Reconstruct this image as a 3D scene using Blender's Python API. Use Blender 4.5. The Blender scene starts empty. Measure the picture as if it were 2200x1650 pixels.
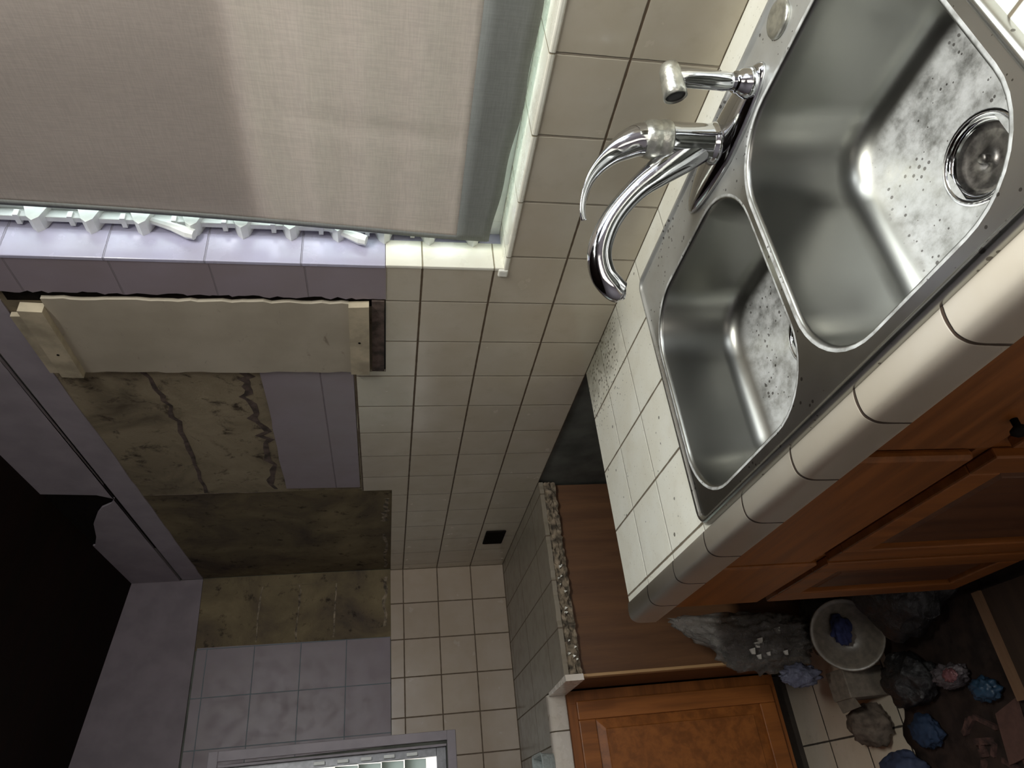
import bpy, bmesh, math, random
from mathutils import Vector, Matrix, noise
from mathutils.geometry import tessellate_polygon

# ------------------------------------------------------------------ units
# One wall tile = T metres. All shapes below are written in tile units with
# z = 0 on the worktop; P() turns them into metres with z = 0 on the floor.
T = 0.1524
CZ = 6.0
def P(x, y, z): return Vector((x * T, y * T, (z + CZ) * T))
C = bpy.context.scene.collection
sc = bpy.context.scene

# ------------------------------------------------------------------ camera
cam_d = bpy.data.cameras.new('camera')
cam_d.sensor_fit = 'HORIZONTAL'
cam_d.sensor_width = 36.0
cam_d.lens = 36.0 * 1481.64 / 2200.0
cam_d.clip_start = 0.02
cam = bpy.data.objects.new('camera', cam_d)
C.objects.link(cam)
rx, ry, rz = Vector((0.151872, -0.100161, -0.983312)), Vector((0.538798, 0.842431, -0.002594)), Vector((0.828632, -0.529413, 0.181908))
m = Matrix((rx, ry, rz)).transposed().to_4x4()
m.translation = P(20.3466, -6.5087, 3.5226)
cam.matrix_world = m
sc.camera = cam

# ------------------------------------------------------------------ world, lights, exposure
sc.view_settings.view_transform = 'Standard'
sc.view_settings.look = 'None'
sc.view_settings.gamma = 1.0
sc.view_settings.use_curve_mapping = False
sc.view_settings.exposure = -0.18
sc.cycles.use_denoising = True
sc.cycles.max_bounces = 8
sc.cycles.transparent_max_bounces = 12
sc.cycles.caustics_reflective = False
sc.cycles.caustics_refractive = False
sc.cycles.sample_clamp_indirect = 4.0

world = bpy.data.worlds.new('sky'); sc.world = world
world.use_nodes = True
bg = world.node_tree.nodes['Background']
bg.inputs[0].default_value = (0.86, 0.93, 1.0, 1)
bg.inputs[1].default_value = 6.0

def area(name, loc, target, sx, sy, power, col):
    d = bpy.data.lights.new(name, 'AREA'); d.shape = 'RECTANGLE'
    d.size = sx * T; d.size_y = sy * T; d.energy = power; d.color = col
    o = bpy.data.objects.new(name, d); C.objects.link(o)
    o.location = P(*loc)
    dr = (P(*target) - P(*loc)).normalized()
    o.rotation_euler = dr.to_track_quat('-Z', 'Y').to_euler()
    return o
# daylight outside the sink window and the side window, then three added fill lamps
area('daylight_sink_window', (26.5, 4.0, 10.5), (15.0, -2.4, 0.0), 7.0, 6.0, 25.0, (0.97, 1.0, 0.96))
area('daylight_behind_blind', (16.0, 5.0, 8.0), (16.0, 0.3, 4.0), 7.0, 4.0, 10.0, (1.0, 0.95, 0.95))
area('daylight_side_window', (-2.5, -7.0, 5.5), (1.0, -6.5, 4.0), 4.0, 4.0, 1.5, (0.95, 1.0, 0.97))
area('added_right_fill', (30.9, -2.6, 6.5), (14.0, -2.2, 0.0), 3.6, 5.5, 2.0, (1.0, 0.98, 0.93))  # made-up fill from the right, no window is known there
area('added_room_fill', (30.0, -13.0, 2.0), (12.0, -5.0, -3.0), 6.0, 10.0, 8.0, (1.0, 0.93, 0.84))  # added fill from behind the camera, no doorway is built
area('added_fill_over_sink', (22.6, -2.6, 10.3), (19.5, -2.6, 0.0), 5.0, 0.8, 41.0, (1.0, 0.99, 0.92))  # unseen lamp added to light counter and bowls from above

# ------------------------------------------------------------------ object helpers
def link(name, bm, mat, parent=None, smooth=False):
    """bm is in tile units; makes ONE mesh object, origin at its parent or at its own base"""
    me = bpy.data.meshes.new(name)
    if parent is not None:
        org = parent.matrix_basis.translation.copy()
        pp = parent.parent
        while pp is not None:
            org += pp.matrix_basis.translation; pp = pp.parent
        base = org
    else:
        vs = [P(*v.co) for v in bm.verts]
        base = Vector(((min(v.x for v in vs) + max(v.x for v in vs)) / 2,
                       (min(v.y for v in vs) + max(v.y for v in vs)) / 2, min(v.z for v in vs)))
    for v in bm.verts:
        v.co = P(*v.co) - base
    bmesh.ops.recalc_face_normals(bm, faces=bm.faces)
    bm.to_mesh(me); bm.free()
    if smooth:
        for p in me.polygons: p.use_smooth = True
    o = bpy.data.objects.new(name, me); C.objects.link(o)
    if isinstance(mat, (list, tuple)):
        for k in mat: me.materials.append(k)
    else:
        me.materials.append(mat)
    if parent is not None: o.parent = parent
    else: o.location = base
    return o
def thing(name, loc, label, cat, group=None, kind=None):
    o = bpy.data.objects.new(name, None); C.objects.link(o)
    o.location = P(*loc); o.empty_display_size = 0.05
    return tag(o, label, cat, group, kind)
def tag(o, label=None, cat=None, group=None, kind=None):
    if label: o['label'] = label
    if cat: o['category'] = cat
    if group: o['group'] = group
    if kind: o['kind'] = kind
    return o
def struct(name, bm, mat, parent=None, label=None, smooth=False):
    o = link(name, bm, mat, parent, smooth)
    if parent is None: o['kind'] = 'structure'
    if label: o['label'] = label
    return o

# ------------------------------------------------------------------ shape helpers (all add to a bmesh)
def BM(): return bmesh.new()
def box(bm, x0, x1, y0, y1, z0, z1, bev=0.0, seg=2):
    r = bmesh.ops.create_cube(bm, size=1.0)
    vs = r['verts']
    for v in vs:
        v.co = Vector(((x0 + x1) / 2 + v.co.x * (x1 - x0), (y0 + y1) / 2 + v.co.y * (y1 - y0), (z0 + z1) / 2 + v.co.z * (z1 - z0)))
    if bev > 0:
        es = list({e for v in vs for e in v.link_edges})
        bmesh.ops.bevel(bm, geom=es, offset=bev, segments=seg, affect='EDGES', profile=0.5)
    return vs
def slab(bm, pts, fn, d0, d1):
    """2D outline extruded: fn(a, b, d) -> xyz"""
    v0 = [bm.verts.new(fn(a, b, d0)) for a, b in pts]
    v1 = [bm.verts.new(fn(a, b, d1)) for a, b in pts]
    n = len(pts)
    for t in tessellate_polygon([[Vector((a, b, 0)) for a, b in pts]]):
        if len(set(t)) == 3:
            bm.faces.new([v0[i] for i in t]); bm.faces.new([v1[i] for i in t])
    for i in range(n):
        bm.faces.new((v0[i], v0[(i + 1) % n], v1[(i + 1) % n], v1[i]))
def ring(c, ax, r, n, up=None, ry=None):
    ax = Vector(ax).normalized()
    u = Vector(up) if up else (Vector((1, 0, 0)) if abs(ax.x) < 0.9 else Vector((0, 1, 0)))
    u = (u - ax * u.dot(ax)).normalized(); w = ax.cross(u)
    ry = r if ry is None else ry
    return [Vector(c) + u * (r * math.cos(2 * math.pi * i / n)) + w * (ry * math.sin(2 * math.pi * i / n)) for i in range(n)]
def loft(bm, loops, cap0=True, cap1=True, closed=True):
    L = [[bm.verts.new(p) for p in lp] for lp in loops]
    n = len(L[0])
    for a, b in zip(L[:-1], L[1:]):
        for i in range(n if closed else n - 1):
            bm.faces.new((a[i], a[(i + 1) % n], b[(i + 1) % n], b[i]))
    if cap0: bm.faces.new(L[0])
    if cap1: bm.faces.new(L[-1])
    return L
def spline(pts, n):
    """Catmull-Rom through tuples of any length"""
    out = []
    q = [pts[0]] + list(pts) + [pts[-1]]
    for i in range(1, len(q) - 2):
        for k in range(n):
            t = k / n
            out.append(tuple(0.5 * (2 * b + (c - a) * t + (2 * a - 5 * b + 4 * c - d) * t * t + (3 * b - a - 3 * c + d) * t ** 3)
                             for a, b, c, d in zip(q[i - 1], q[i], q[i + 1], q[i + 2])))
    out.append(tuple(pts[-1]))
    return out
def tube(bm, path, n=16, up=None, caps=True):
    """path of (x,y,z,r) or (x,y,z,r,ry)"""
    loops = []
    for i, p in enumerate(path):
        a = Vector(path[max(0, i - 1)][:3]); b = Vector(path[min(len(path) - 1, i + 1)][:3])
        loops.append(ring(p[:3], b - a, p[3], n, up, p[4] if len(p) > 4 else None))
    loft(bm, loops, caps, caps)
def lathe(bm, c, prof, n=32, ax=(0, 0, 1)):
    """prof of (r, h) along axis"""
    ax = Vector(ax).normalized()
    loft(bm, [ring(Vector(c) + ax * h, ax, max(r, 0.0005), n) for r, h in prof])
def rrect(x0, x1, y0, y1, r, n, z):
    """rounded rectangle, 4*(n+1) points, counter-clockwise"""
    out = []
    for cx, cy, a0 in ((x1 - r, y1 - r, 0), (x0 + r, y1 - r, 90), (x0 + r, y0 + r, 180), (x1 - r, y0 + r, 270)):
        for i in range(n + 1):
            a = math.radians(a0 + 90 * i / n)
            out.append(Vector((cx + r * math.cos(a), cy + r * math.sin(a), z)))
    return out
def ragged(a0, b0, a1, b1, n, amp, seed, keep=True):
    """jittered broken line between two 2D points (end points kept)"""
    rnd = random.Random(seed)
    out = [(a0, b0)]
    dx, dy = a1 - a0, b1 - b0
    l = math.hypot(dx, dy); nx, ny = -dy / l, dx / l
    for i in range(1, n):
        t = (i + rnd.uniform(-.3, .3)) / n; j = rnd.uniform(-amp, amp)
        out.append((a0 + dx * t + nx * j, b0 + dy * t + ny * j))
    out.append((a1, b1))
    return out
XZ = lambda a, b, d: (a, d, b)      # slab on the window wall
YZ = lambda a, b, d: (d, a, b)      # slab on the left wall
XY = lambda a, b, d: (a, b, d)

# ------------------------------------------------------------------ materials
class NT:
    def __init__(s, name):
        s.m = bpy.data.materials.new(name); s.m.use_nodes = True
        s.t = s.m.node_tree; s.n = s.t.nodes; s.l = s.t.links
        s.b = s.n['Principled BSDF']
        s.out = s.n['Material Output']
    def new(s, k, **kw):
        x = s.n.new(k)
        for a, v in kw.items(): setattr(x, a, v)
        return x
    def put(s, sock, v):
        if v is None: return
        if hasattr(v, 'is_output'): s.l.new(v, sock)
        elif isinstance(v, tuple) and sock.type == 'RGBA': sock.default_value = (v + (1,))[:4]
        else: sock.default_value = v
    def math(s, op, a, b=None, c=None):
        x = s.new('ShaderNodeMath', operation=op)
        for i, v in enumerate((a, b, c)): s.put(x.inputs[i], v)
        return x.outputs[0]
    def pos(s):
        g = s.new('ShaderNodeNewGeometry')
        v = s.new('ShaderNodeVectorMath', operation='MULTIPLY'); s.l.new(g.outputs['Position'], v.inputs[0]); v.inputs[1].default_value = (1 / T,) * 3
        w = s.new('ShaderNodeVectorMath', operation='SUBTRACT'); s.l.new(v.outputs[0], w.inputs[0]); w.inputs[1].default_value = (0, 0, CZ)
        return w.outputs[0]
    def sep(s, v):
        x = s.new('ShaderNodeSeparateXYZ'); s.l.new(v, x.inputs[0]); return dict(X=x.outputs[0], Y=x.outputs[1], Z=x.outputs[2])
    def noise(s, v, scale, detail=4, rough=0.55, stretch=None, dist=0.0):
        if stretch:
            k = s.new('ShaderNodeVectorMath', operation='MULTIPLY'); s.l.new(v, k.inputs[0]); k.inputs[1].default_value = stretch; v = k.outputs[0]
        x = s.new('ShaderNodeTexNoise'); s.l.new(v, x.inputs['Vector'])
        x.inputs['Scale'].default_value = scale; x.inputs['Detail'].default_value = detail
        x.inputs['Roughness'].default_value = rough; x.inputs['Distortion'].default_value = dist
        return x.outputs[0]
    def ramp(s, f, *st):
        x = s.new('ShaderNodeValToRGB'); s.l.new(f, x.inputs[0])
        e = x.color_ramp.elements
        while len(e) < len(st): e.new(0.5)
        for q, (p, c) in zip(e, st):
            q.position = p; q.color = (c if isinstance(c, tuple) else (c, c, c)) + (1,)
        return x.outputs[0]
    def mix(s, f, a, b, mode='MIX'):
        x = s.new('ShaderNodeMix', data_type='RGBA', blend_type=mode)
        s.put(x.inputs[0], f); s.put(x.inputs[6], a); s.put(x.inputs[7], b)
        return x.outputs[2]
    def rng(s, v, a, b, c=0.0, d=1.0):
        x = s.new('ShaderNodeMapRange'); x.interpolation_type = 'SMOOTHSTEP'
        s.l.new(v, x.inputs[0])
        for i, q in enumerate((a, b, c, d)): x.inputs[i + 1].default_value = q
        return x.outputs[0]
    def bump(s, h, strength, dist=0.002, normal=None):
        x = s.new('ShaderNodeBump'); x.inputs['Strength'].default_value = strength; x.inputs['Distance'].default_value = dist
        s.l.new(h, x.inputs['Height'])
        if normal is not None: s.l.new(normal, x.inputs['Normal'])
        return x.outputs[0]
    def fin(s, col=None, rough=None, metal=None, normal=None, spec=None, **kw):
        s.put(s.b.inputs['Base Color'], col); s.put(s.b.inputs['Roughness'], rough); s.put(s.b.inputs['Metallic'], metal)
        if normal is not None: s.l.new(normal, s.b.inputs['Normal'])
        s.put(s.b.inputs['Specular IOR Level'], spec)
        for k, v in kw.items(): s.put(s.b.inputs[k.replace('_', ' ')], v)
        return s.m

def tilemat(name, axes, off, size, col, gcol, gw=0.014, rough=0.22, dirt=0.0, dirtcol=(0.12, 0.1, 0.06), specks=0.0, vary=0.06, bumpd=0.0016, spec=0.5, soft=1.0, weak=0.0, corner=False):
    s = NT(name); p = s.pos(); q = s.sep(p)
    ds, cells = [], []
    for a, o, z in zip(axes, off, size):
        if z is None: continue
        t = s.math('DIVIDE', s.math('SUBTRACT', q[a], o), z)
        fr = s.math('FRACT', t)
        ds.append(s.math('MULTIPLY', s.math('MINIMUM', fr, s.math('SUBTRACT', 1.0, fr)), z))
        cells.append(s.math('FLOOR', t))
    d = ds[0] if len(ds) == 1 else s.math('MINIMUM', ds[0], ds[1])
    wob = s.noise(p, 6, 2)
    d = s.math('ADD', d, s.math('MULTIPLY', s.math('SUBTRACT', wob, 0.5), 0.012))
    mask = s.rng(d, gw * 0.55, gw * 1.25)
    cmask = mask
    if weak and len(ds) > 1:
        wd = s.math('MULTIPLY', s.math('SUBTRACT', wob, 0.5), 0.012)
        m0 = s.rng(s.math('ADD', ds[0], wd), gw * 0.4, gw * 1.1); m1 = s.rng(s.math('ADD', ds[1], wd), gw * 0.55, gw * 1.25)
        m0 = s.math('ADD', s.math('MULTIPLY', m0, 1 - (1 - weak) * 1.0), 1 - weak) if False else s.math('SUBTRACT', 1.0, s.math('MULTIPLY', s.math('SUBTRACT', 1.0, m0), 1 - weak))
        cmask = s.math('MINIMUM', m0, m1)
    cv = s.new('ShaderNodeCombineXYZ'); s.l.new(cells[0], cv.inputs[0])
    if len(cells) > 1: s.l.new(cells[1], cv.inputs[1])
    wn = s.new('ShaderNodeTexWhiteNoise', noise_dimensions='3D'); s.l.new(cv.outputs[0], wn.inputs[0])
    cloud = s.noise(p, 1.3, 4)
    v = s.math('ADD', 1.0 - vary, s.math('MULTIPLY', wn.outputs[0], vary))
    c = s.mix(1.0, col, s.mix(s.rng(cloud, 0.3, 0.75), (0.92, 0.9, 0.86), (1, 1, 1)), 'MULTIPLY')
    vv = s.new('ShaderNodeCombineXYZ')
    for i in range(3): s.l.new(v, vv.inputs[i])
    c = s.mix(1.0, c, vv.outputs[0], 'MULTIPLY')
    if dirt > 0:
        dn = s.noise(p, 2.2, 7, 0.65)
        c = s.mix(s.math('MULTIPLY', s.rng(dn, 0.5, 0.78), dirt), c, dirtcol)
    if specks > 0:
        vo = s.new('ShaderNodeTexVoronoi'); s.l.new(p, vo.inputs['Vector']); vo.inputs['Scale'].default_value = 5.5
        vo2 = s.noise(p, 2.0, 2)
        r = s.math('MULTIPLY', s.rng(vo2, 0.4, 0.8), 0.22)
        sp = s.math('LESS_THAN', vo.outputs['Distance'], r)
        c = s.mix(s.math('MULTIPLY', sp, specks), c, (0.06, 0.05, 0.035))
        fn = s.noise(p, 26, 3)
        if corner:   # grime plus painted corner shade where counter meets wall, left of the sink
            gy = s.math('ADD', q['Y'], s.math('MULTIPLY', s.math('SUBTRACT', s.noise(p, 2.5, 6, .7), 0.5), 1.1))
            gx = s.rng(q['X'], 13.2, 11.6)
            c = s.mix(s.math('MULTIPLY', s.math('MULTIPLY', s.rng(gy, -1.0, -.1), gx), .8), c, (0.10, 0.09, 0.05))
            vo3 = s.new('ShaderNodeTexVoronoi'); s.l.new(p, vo3.inputs['Vector']); vo3.inputs['Scale'].default_value = 13
            c = s.mix(s.math('MULTIPLY', s.math('LESS_THAN', vo3.outputs['Distance'], s.math('MULTIPLY', s.math('MULTIPLY', s.rng(gy, -2.2, -.3), gx), .3)), .8), c, (0.05, 0.04, 0.02))
        c = s.mix(s.math('MULTIPLY', s.rng(fn, 0.62, 0.72), specks * 0.5), c, (0.25, 0.23, 0.17))
    c = s.mix(cmask, gcol, c)
    rr = s.math('ADD', rough, s.math('MULTIPLY', s.math('SUBTRACT', 1.0, mask), 0.5))
    rn = s.noise(p, 3.0, 5)
    if dirt > 0: rr = s.math('ADD', rr, s.math('MULTIPLY', s.rng(rn, 0.4, 0.8), 0.15))
    bmp = s.bump(mask, 0.9, bumpd * soft)
    if dirt > 0: bmp = s.bump(s.noise(p, 1.1, 2), 0.25, 0.004, bmp)
    return s.fin(c, rr, 0.0, bmp, spec)

def plain(name, col, rough=0.5, metal=0.0, nscale=8.0, nvar=0.15, bump=0.1, spec=0.5, bscale=None, **kw):
    s = NT(name); p = s.pos()
    n = s.noise(p, nscale, 5)
    lo = tuple(c * (1 - nvar) for c in col); hi = tuple(min(1, c * (1 + nvar)) for c in col)
    c = s.mix(s.rng(n, 0.3, 0.7), lo, hi)
    b = s.bump(s.noise(p, bscale or nscale * 3, 4), bump, 0.002)
    return s.fin(c, rough, metal, b, spec, **kw)

M = {}
GR = (0.09, 0.06, 0.035)
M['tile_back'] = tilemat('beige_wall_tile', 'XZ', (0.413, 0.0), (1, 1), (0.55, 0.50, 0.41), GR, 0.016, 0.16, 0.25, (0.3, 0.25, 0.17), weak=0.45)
M['tile_left'] = tilemat('beige_side_tile_shaded', 'YZ', (0.0, 0.0), (1, 1), (0.40, 0.33, 0.265), GR, 0.016, 0.16, 0.25, (0.3, 0.25, 0.17))  # same beige tile, colour darkened for the dimmer left wall
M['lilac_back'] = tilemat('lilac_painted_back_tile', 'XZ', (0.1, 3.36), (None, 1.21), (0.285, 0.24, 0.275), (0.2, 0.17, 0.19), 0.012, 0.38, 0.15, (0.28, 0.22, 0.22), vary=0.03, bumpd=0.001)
M['lilac_left'] = tilemat('lilac_side_tile_shaded', 'YZ', (-1.9, 3.36), (1.21, 1.21), (0.185, 0.15, 0.172), (0.14, 0.18, 0.2), 0.010, 0.42, 0.15, (0.28, 0.22, 0.22), vary=0.03, bumpd=0.001)  # same lilac paint, colour darkened for the dimmer left wall
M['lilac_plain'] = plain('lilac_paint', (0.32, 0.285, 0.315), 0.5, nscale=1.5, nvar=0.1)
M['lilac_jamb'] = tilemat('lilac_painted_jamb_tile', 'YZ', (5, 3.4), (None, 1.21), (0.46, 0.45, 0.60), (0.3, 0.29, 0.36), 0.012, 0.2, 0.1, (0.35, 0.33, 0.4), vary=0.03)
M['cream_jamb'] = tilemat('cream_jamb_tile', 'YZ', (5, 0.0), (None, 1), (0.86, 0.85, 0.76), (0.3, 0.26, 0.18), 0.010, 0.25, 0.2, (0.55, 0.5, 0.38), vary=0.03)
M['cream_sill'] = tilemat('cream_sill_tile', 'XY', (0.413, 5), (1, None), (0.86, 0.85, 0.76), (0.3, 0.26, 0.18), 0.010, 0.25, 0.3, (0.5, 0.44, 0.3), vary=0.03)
M['counter'] = tilemat('white_counter_tile', 'XY', (0.39, 0.07), (1, -1 if False else 1), (0.88, 0.88, 0.80), (0.16, 0.13, 0.09), 0.016, 0.3, 0.18, (0.42, 0.34, 0.2), specks=0.8, weak=0.65, corner=True)
M['counter2'] = tilemat('grimy_counter_tile', 'XY', (0.39, -0.3), (2.2, 1), (0.24, 0.21, 0.165), (0.12, 0.09, 0.06), 0.014, 0.35, 0.5, (0.2, 0.16, 0.11), specks=0.3)  # grimy, and the base colour also lowered for the dim left side
M['nosing'] = tilemat('beige_edge_tile', 'XY', (0.36, 0), (1, None), (0.72, 0.66, 0.57), (0.07, 0.045, 0.03), 0.014, 0.3, 0.0, (0.4, 0.33, 0.22))
M['nosing_left'] = tilemat('pale_edge_tile', 'YZ', (-0.05, 0), (1, None), (0.72, 0.66, 0.6), (0.12, 0.09, 0.06), 0.014, 0.25, 0.2, (0.4, 0.33, 0.22))
M['floor'] = tilemat('floor_tile', 'XY', (0.84, -0.6), (1.3, 2.6), (0.66, 0.58, 0.47), (0.05, 0.04, 0.03), 0.02, 0.35, 0.3, (0.25, 0.18, 0.12), specks=0.2)

def plastermat():
    s = NT('bare_wall_plaster'); p = s.pos()
    n1 = s.noise(p, 0.55, 6, 0.6, dist=0.6); n2 = s.noise(p, 2.6, 8, 0.7, dist=0.4); n3 = s.noise(p, 9, 6, 0.7)
    c = s.ramp(n1, (0.28, (0.10, 0.08, 0.055)), (0.5, (0.26, 0.215, 0.145)), (0.72, (0.36, 0.30, 0.21)))
    c = s.mix(s.rng(n2, 0.52, 0.7), c, (0.05, 0.036, 0.026))
    c = s.mix(s.math('MULTIPLY', s.rng(n3, 0.6, 0.75), 0.5), c, (0.22, 0.19, 0.15))
    v = s.bump(s.noise(p, 7, 8, 0.7), 0.7, 0.006)
    return s.fin(c, 0.9, 0, v, 0.2)
M['plaster'] = plastermat()
def plaster_dark():
    s = NT('dark_brown_plaster'); p = s.pos()
    n1 = s.noise(p, 0.6, 6, 0.6, dist=0.5); n2 = s.noise(p, 3.0, 8, 0.7)
    c = s.ramp(n1, (0.3, (0.06, 0.045, 0.04)), (0.52, (0.15, 0.118, 0.07)), (0.75, (0.24, 0.19, 0.11)))
    c = s.mix(s.rng(n2, 0.55, 0.7), c, (0.03, 0.022, 0.016))
    v = s.bump(s.noise(p, 6, 8, 0.7), 0.6, 0.006)
    return s.fin(c, 0.9, 0, v, 0.2)
M['plaster_dark'] = plaster_dark()  # darker, browner version of the bare plaster
M['mortar'] = plain('broken_mortar', (0.17, 0.135, 0.095), 0.95, nscale=7, nvar=0.7, bump=1.0, bscale=14)
M['wall_dim'] = plain('unpainted_grey_wall', (0.10, 0.105, 0.09), 0.85, nscale=1.2, nvar=0.35)
M['wall'] = plain('lilac_room_paint', (0.33, 0.30, 0.34), 0.6, nscale=1.0, nvar=0.08)
def plymat():
    s = NT('painted_plywood'); p = s.pos()
    n = s.noise(p, 0.9, 5); d = s.noise(p, 2.4, 8, 0.72, stretch=(1.0, 1.0, 2.2), dist=.5)
    c = s.mix(s.rng(n, .3, .7), (0.36, 0.315, 0.245), (0.44, 0.39, 0.31))
    c = s.mix(s.math('MULTIPLY', s.rng(d, .6, .74), .75), c, (0.12, 0.09, 0.06))
    return s.fin(c, .55, 0, s.bump(d, .2, .002))
M['ply'] = plymat()
M['cleat'] = plain('pine_cleat', (0.42, 0.36, 0.26), 0.6, nscale=2.5, nvar=0.25)
M['cleat_dark'] = plain('old_brown_timber', (0.085, 0.06, 0.05), 0.8, nscale=5, nvar=0.6, bump=0.6)

def wood(name, a, b, axis, rough=0.38, scale=1.0, spec=0.45):
    s = NT(name); p = s.pos()
    st = {'X': (0.12, 1.6, 1.6), 'Y': (1.6, 0.12, 1.6), 'Z': (1.6, 1.6, 0.12)}[axis]
    n = s.noise(p, 3.0 * scale, 6, 0.6, stretch=st, dist=0.3)
    g = s.noise(p, 22 * scale, 4, 0.6, stretch=st)
    c = s.mix(s.rng(n, 0.3, 0.72), a, b)
    c = s.mix(s.math('MULTIPLY', s.rng(g, 0.55, 0.8), 0.35), c, tuple(x * 0.45 for x in a))
    r = s.math('ADD', rough, s.math('MULTIPLY', n, 0.15))
    return s.fin(c, r, 0, s.bump(g, 0.15, 0.001), spec)
WA, WB = (0.175, 0.058, 0.013), (0.30, 0.102, 0.022)
M['wood_z'] = wood('oak_stained_upright', WA, WB, 'Z')
M['wood_x'] = wood('oak_stained_rail', WA, WB, 'X')
M['wood_y'] = wood('oak_stained_side_rail', WA, WB, 'Y')
M['wood_panel'] = wood('oak_stained_panel', (0.075, 0.027, 0.012), (0.125, 0.047, 0.017), 'Z')
M['wood_side'] = wood('veneer_side_panel', (0.085, 0.038, 0.017), (0.13, 0.06, 0.024), 'Z', 0.5)
M['wood_trim'] = wood('raw_edge_trim', (0.34, 0.2, 0.09), (0.46, 0.29, 0.14), 'Z', 0.5)
M['ceiling'] = wood('dark_ceiling_boards', (0.006, 0.003, 0.002), (0.012, 0.005, 0.0035), 'Y', 0.7, spec=0.1)
M['toe'] = plain('toe_kick', (0.03, 0.022, 0.016), 0.8)
M['void'] = plain('black_shade_and_fittings', (0.01, 0.008, 0.007), 0.95, spec=0.05)  # black for painted shade in hole and joint, and for small fittings

def steel(name, col=(0.56, 0.56, 0.53), rough=0.3, stretch=(1, 8, 8), residue=0.0, back=0.0, flat=False):
    s = NT(name); p = s.pos()
    n = s.noise(p, 12, 5, 0.6, stretch=stretch); cl = s.noise(p, 1.6, 5)
    c = s.mix(s.rng(cl, 0.3, 0.7), tuple(x * 0.95 for x in col), col)
    r = s.math('ADD', rough, s.math('MULTIPLY', s.math('SUBTRACT', cl, 0.5), 0.05))
    metal = 1.0
    if flat:   # scale and specks on the bowl bottom, whitened further for reflected window light
        g = s.new('ShaderNodeNewGeometry'); nz = s.rng(s.sep(g.outputs['Normal'])['Z'], 0.80, 0.99)
    if residue:
        vo = s.new('ShaderNodeTexVoronoi'); s.l.new(p, vo.inputs['Vector']); vo.inputs['Scale'].default_value = 14.0
        sp = s.math('LESS_THAN', vo.outputs['Distance'], s.math('MULTIPLY', s.rng(s.noise(p, 3, 3), 0.35, 0.75), 0.34))
        rs = s.math('MULTIPLY', s.rng(s.noise(p, 5, 8, 0.7), 0.1, 0.7), residue)
        if flat: rs = s.math('MULTIPLY', rs, nz); sp = s.math('MULTIPLY', sp, nz)
        if back:   # limescale around the taps, with the back deck's reflected brightness painted in
            yy = s.math('ADD', s.sep(p)['Y'], s.math('MULTIPLY', s.math('SUBTRACT', s.noise(p, 1.5, 3), 0.5), 0.8))
            rs = s.math('ADD', rs, s.math('MULTIPLY', s.rng(yy, -1.9, -1.0), s.math('ADD', back * .7, s.math('MULTIPLY', s.noise(p, 7, 6, .7), back * .6))))
        c = s.mix(rs, c, (0.84, 0.86, 0.86)); c = s.mix(s.math('MULTIPLY', sp, 0.8), c, (0.09, 0.08, 0.07))
        metal = s.math('SUBTRACT', 1.0, s.math('MULTIPLY', rs, 0.8)); r = s.math('ADD', r, s.math('MULTIPLY', rs, 0.25))
    return s.fin(c, r, metal, s.bump(n, 0.06, 0.0006))
M['steel'] = steel('brushed_steel_deck', (0.46, 0.46, 0.43), 0.24, residue=0.03, back=0.4)
M['steel_bowl'] = steel('satin_steel_bowl', (0.34, 0.34, 0.315), 0.30, (8, 8, 1), residue=0.9, flat=True)
M['steel_floor'] = M['steel_bowl']
M['steel_dark'] = plain('tarnished_drain', (0.16, 0.15, 0.14), 0.4, 1.0, nscale=10, nvar=0.5)
def chrome():
    s = NT('chrome'); p = s.pos()
    n = s.noise(p, 9, 6, 0.7)
    r = s.math('ADD', 0.07, s.math('MULTIPLY', s.rng(n, 0.5, 0.8), 0.25))
    return s.fin((0.66, 0.67, 0.69), r, 1.0, s.bump(n, 0.05, 0.001))
M['chrome'] = chrome()
M['limescale'] = plain('limescaled_chrome', (0.56, 0.56, 0.5), 0.3, 0.85, nscale=10, nvar=0.25, bump=0.25)
M['black_hole'] = plain('dark_nozzle', (0.03, 0.03, 0.03), 0.4)
M['alu'] = plain('white_aluminium', (0.82, 0.84, 0.82), 0.35, 0.0, nvar=0.04)
M['white_paint'] = plain('chipped_white_paint', (0.8, 0.79, 0.72), 0.6, nscale=6, nvar=0.15, bump=0.4)
M['outside_wall'] = plain('neighbour_plaster', (0.62, 0.54, 0.47), 0.9, nscale=0.2, nvar=0.1)
M['outside_ground'] = plain('outside_ground', (0.3, 0.28, 0.24), 0.9, nscale=0.3, nvar=0.2)

def fabric(name, col, transp, transl, weave=True):
    s = NT(name); p = s.pos(); q = s.sep(p)
    n1 = s.noise(p, 16, 4, 0.7, stretch=(0.25, 1, 3.5)); n2 = s.noise(p, 16, 4, 0.7, stretch=(3.5, 1, 0.25))
    w = s.math('MULTIPLY', s.math('ADD', n1, n2), 0.5)
    c = s.mix(s.rng(w, 0.38, 0.62), tuple(x * 0.86 for x in col), col)
    bmp = s.bump(w, 0.3, 0.001)
    d = s.new('ShaderNodeBsdfDiffuse'); s.put(d.inputs[0], c); s.l.new(bmp, d.inputs['Normal'])
    t = s.new('ShaderNodeBsdfTranslucent'); s.put(t.inputs[0], c); s.l.new(bmp, t.inputs['Normal'])
    x = s.new('ShaderNodeBsdfTransparent')
    m1 = s.new('ShaderNodeMixShader'); m1.inputs[0].default_value = transl; s.l.new(d.outputs[0], m1.inputs[1]); s.l.new(t.outputs[0], m1.inputs[2])
    m2 = s.new('ShaderNodeMixShader'); m2.inputs[0].default_value = transp; s.l.new(m1.outputs[0], m2.inputs[1]); s.l.new(x.outputs[0], m2.inputs[2])
    s.n.remove(s.b); s.l.new(m2.outputs[0], s.out.inputs[0])
    return s.m
M['blind'] = fabric('woven_blind_fabric', (0.62, 0.55, 0.505), 0.04, 0.45)
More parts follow.
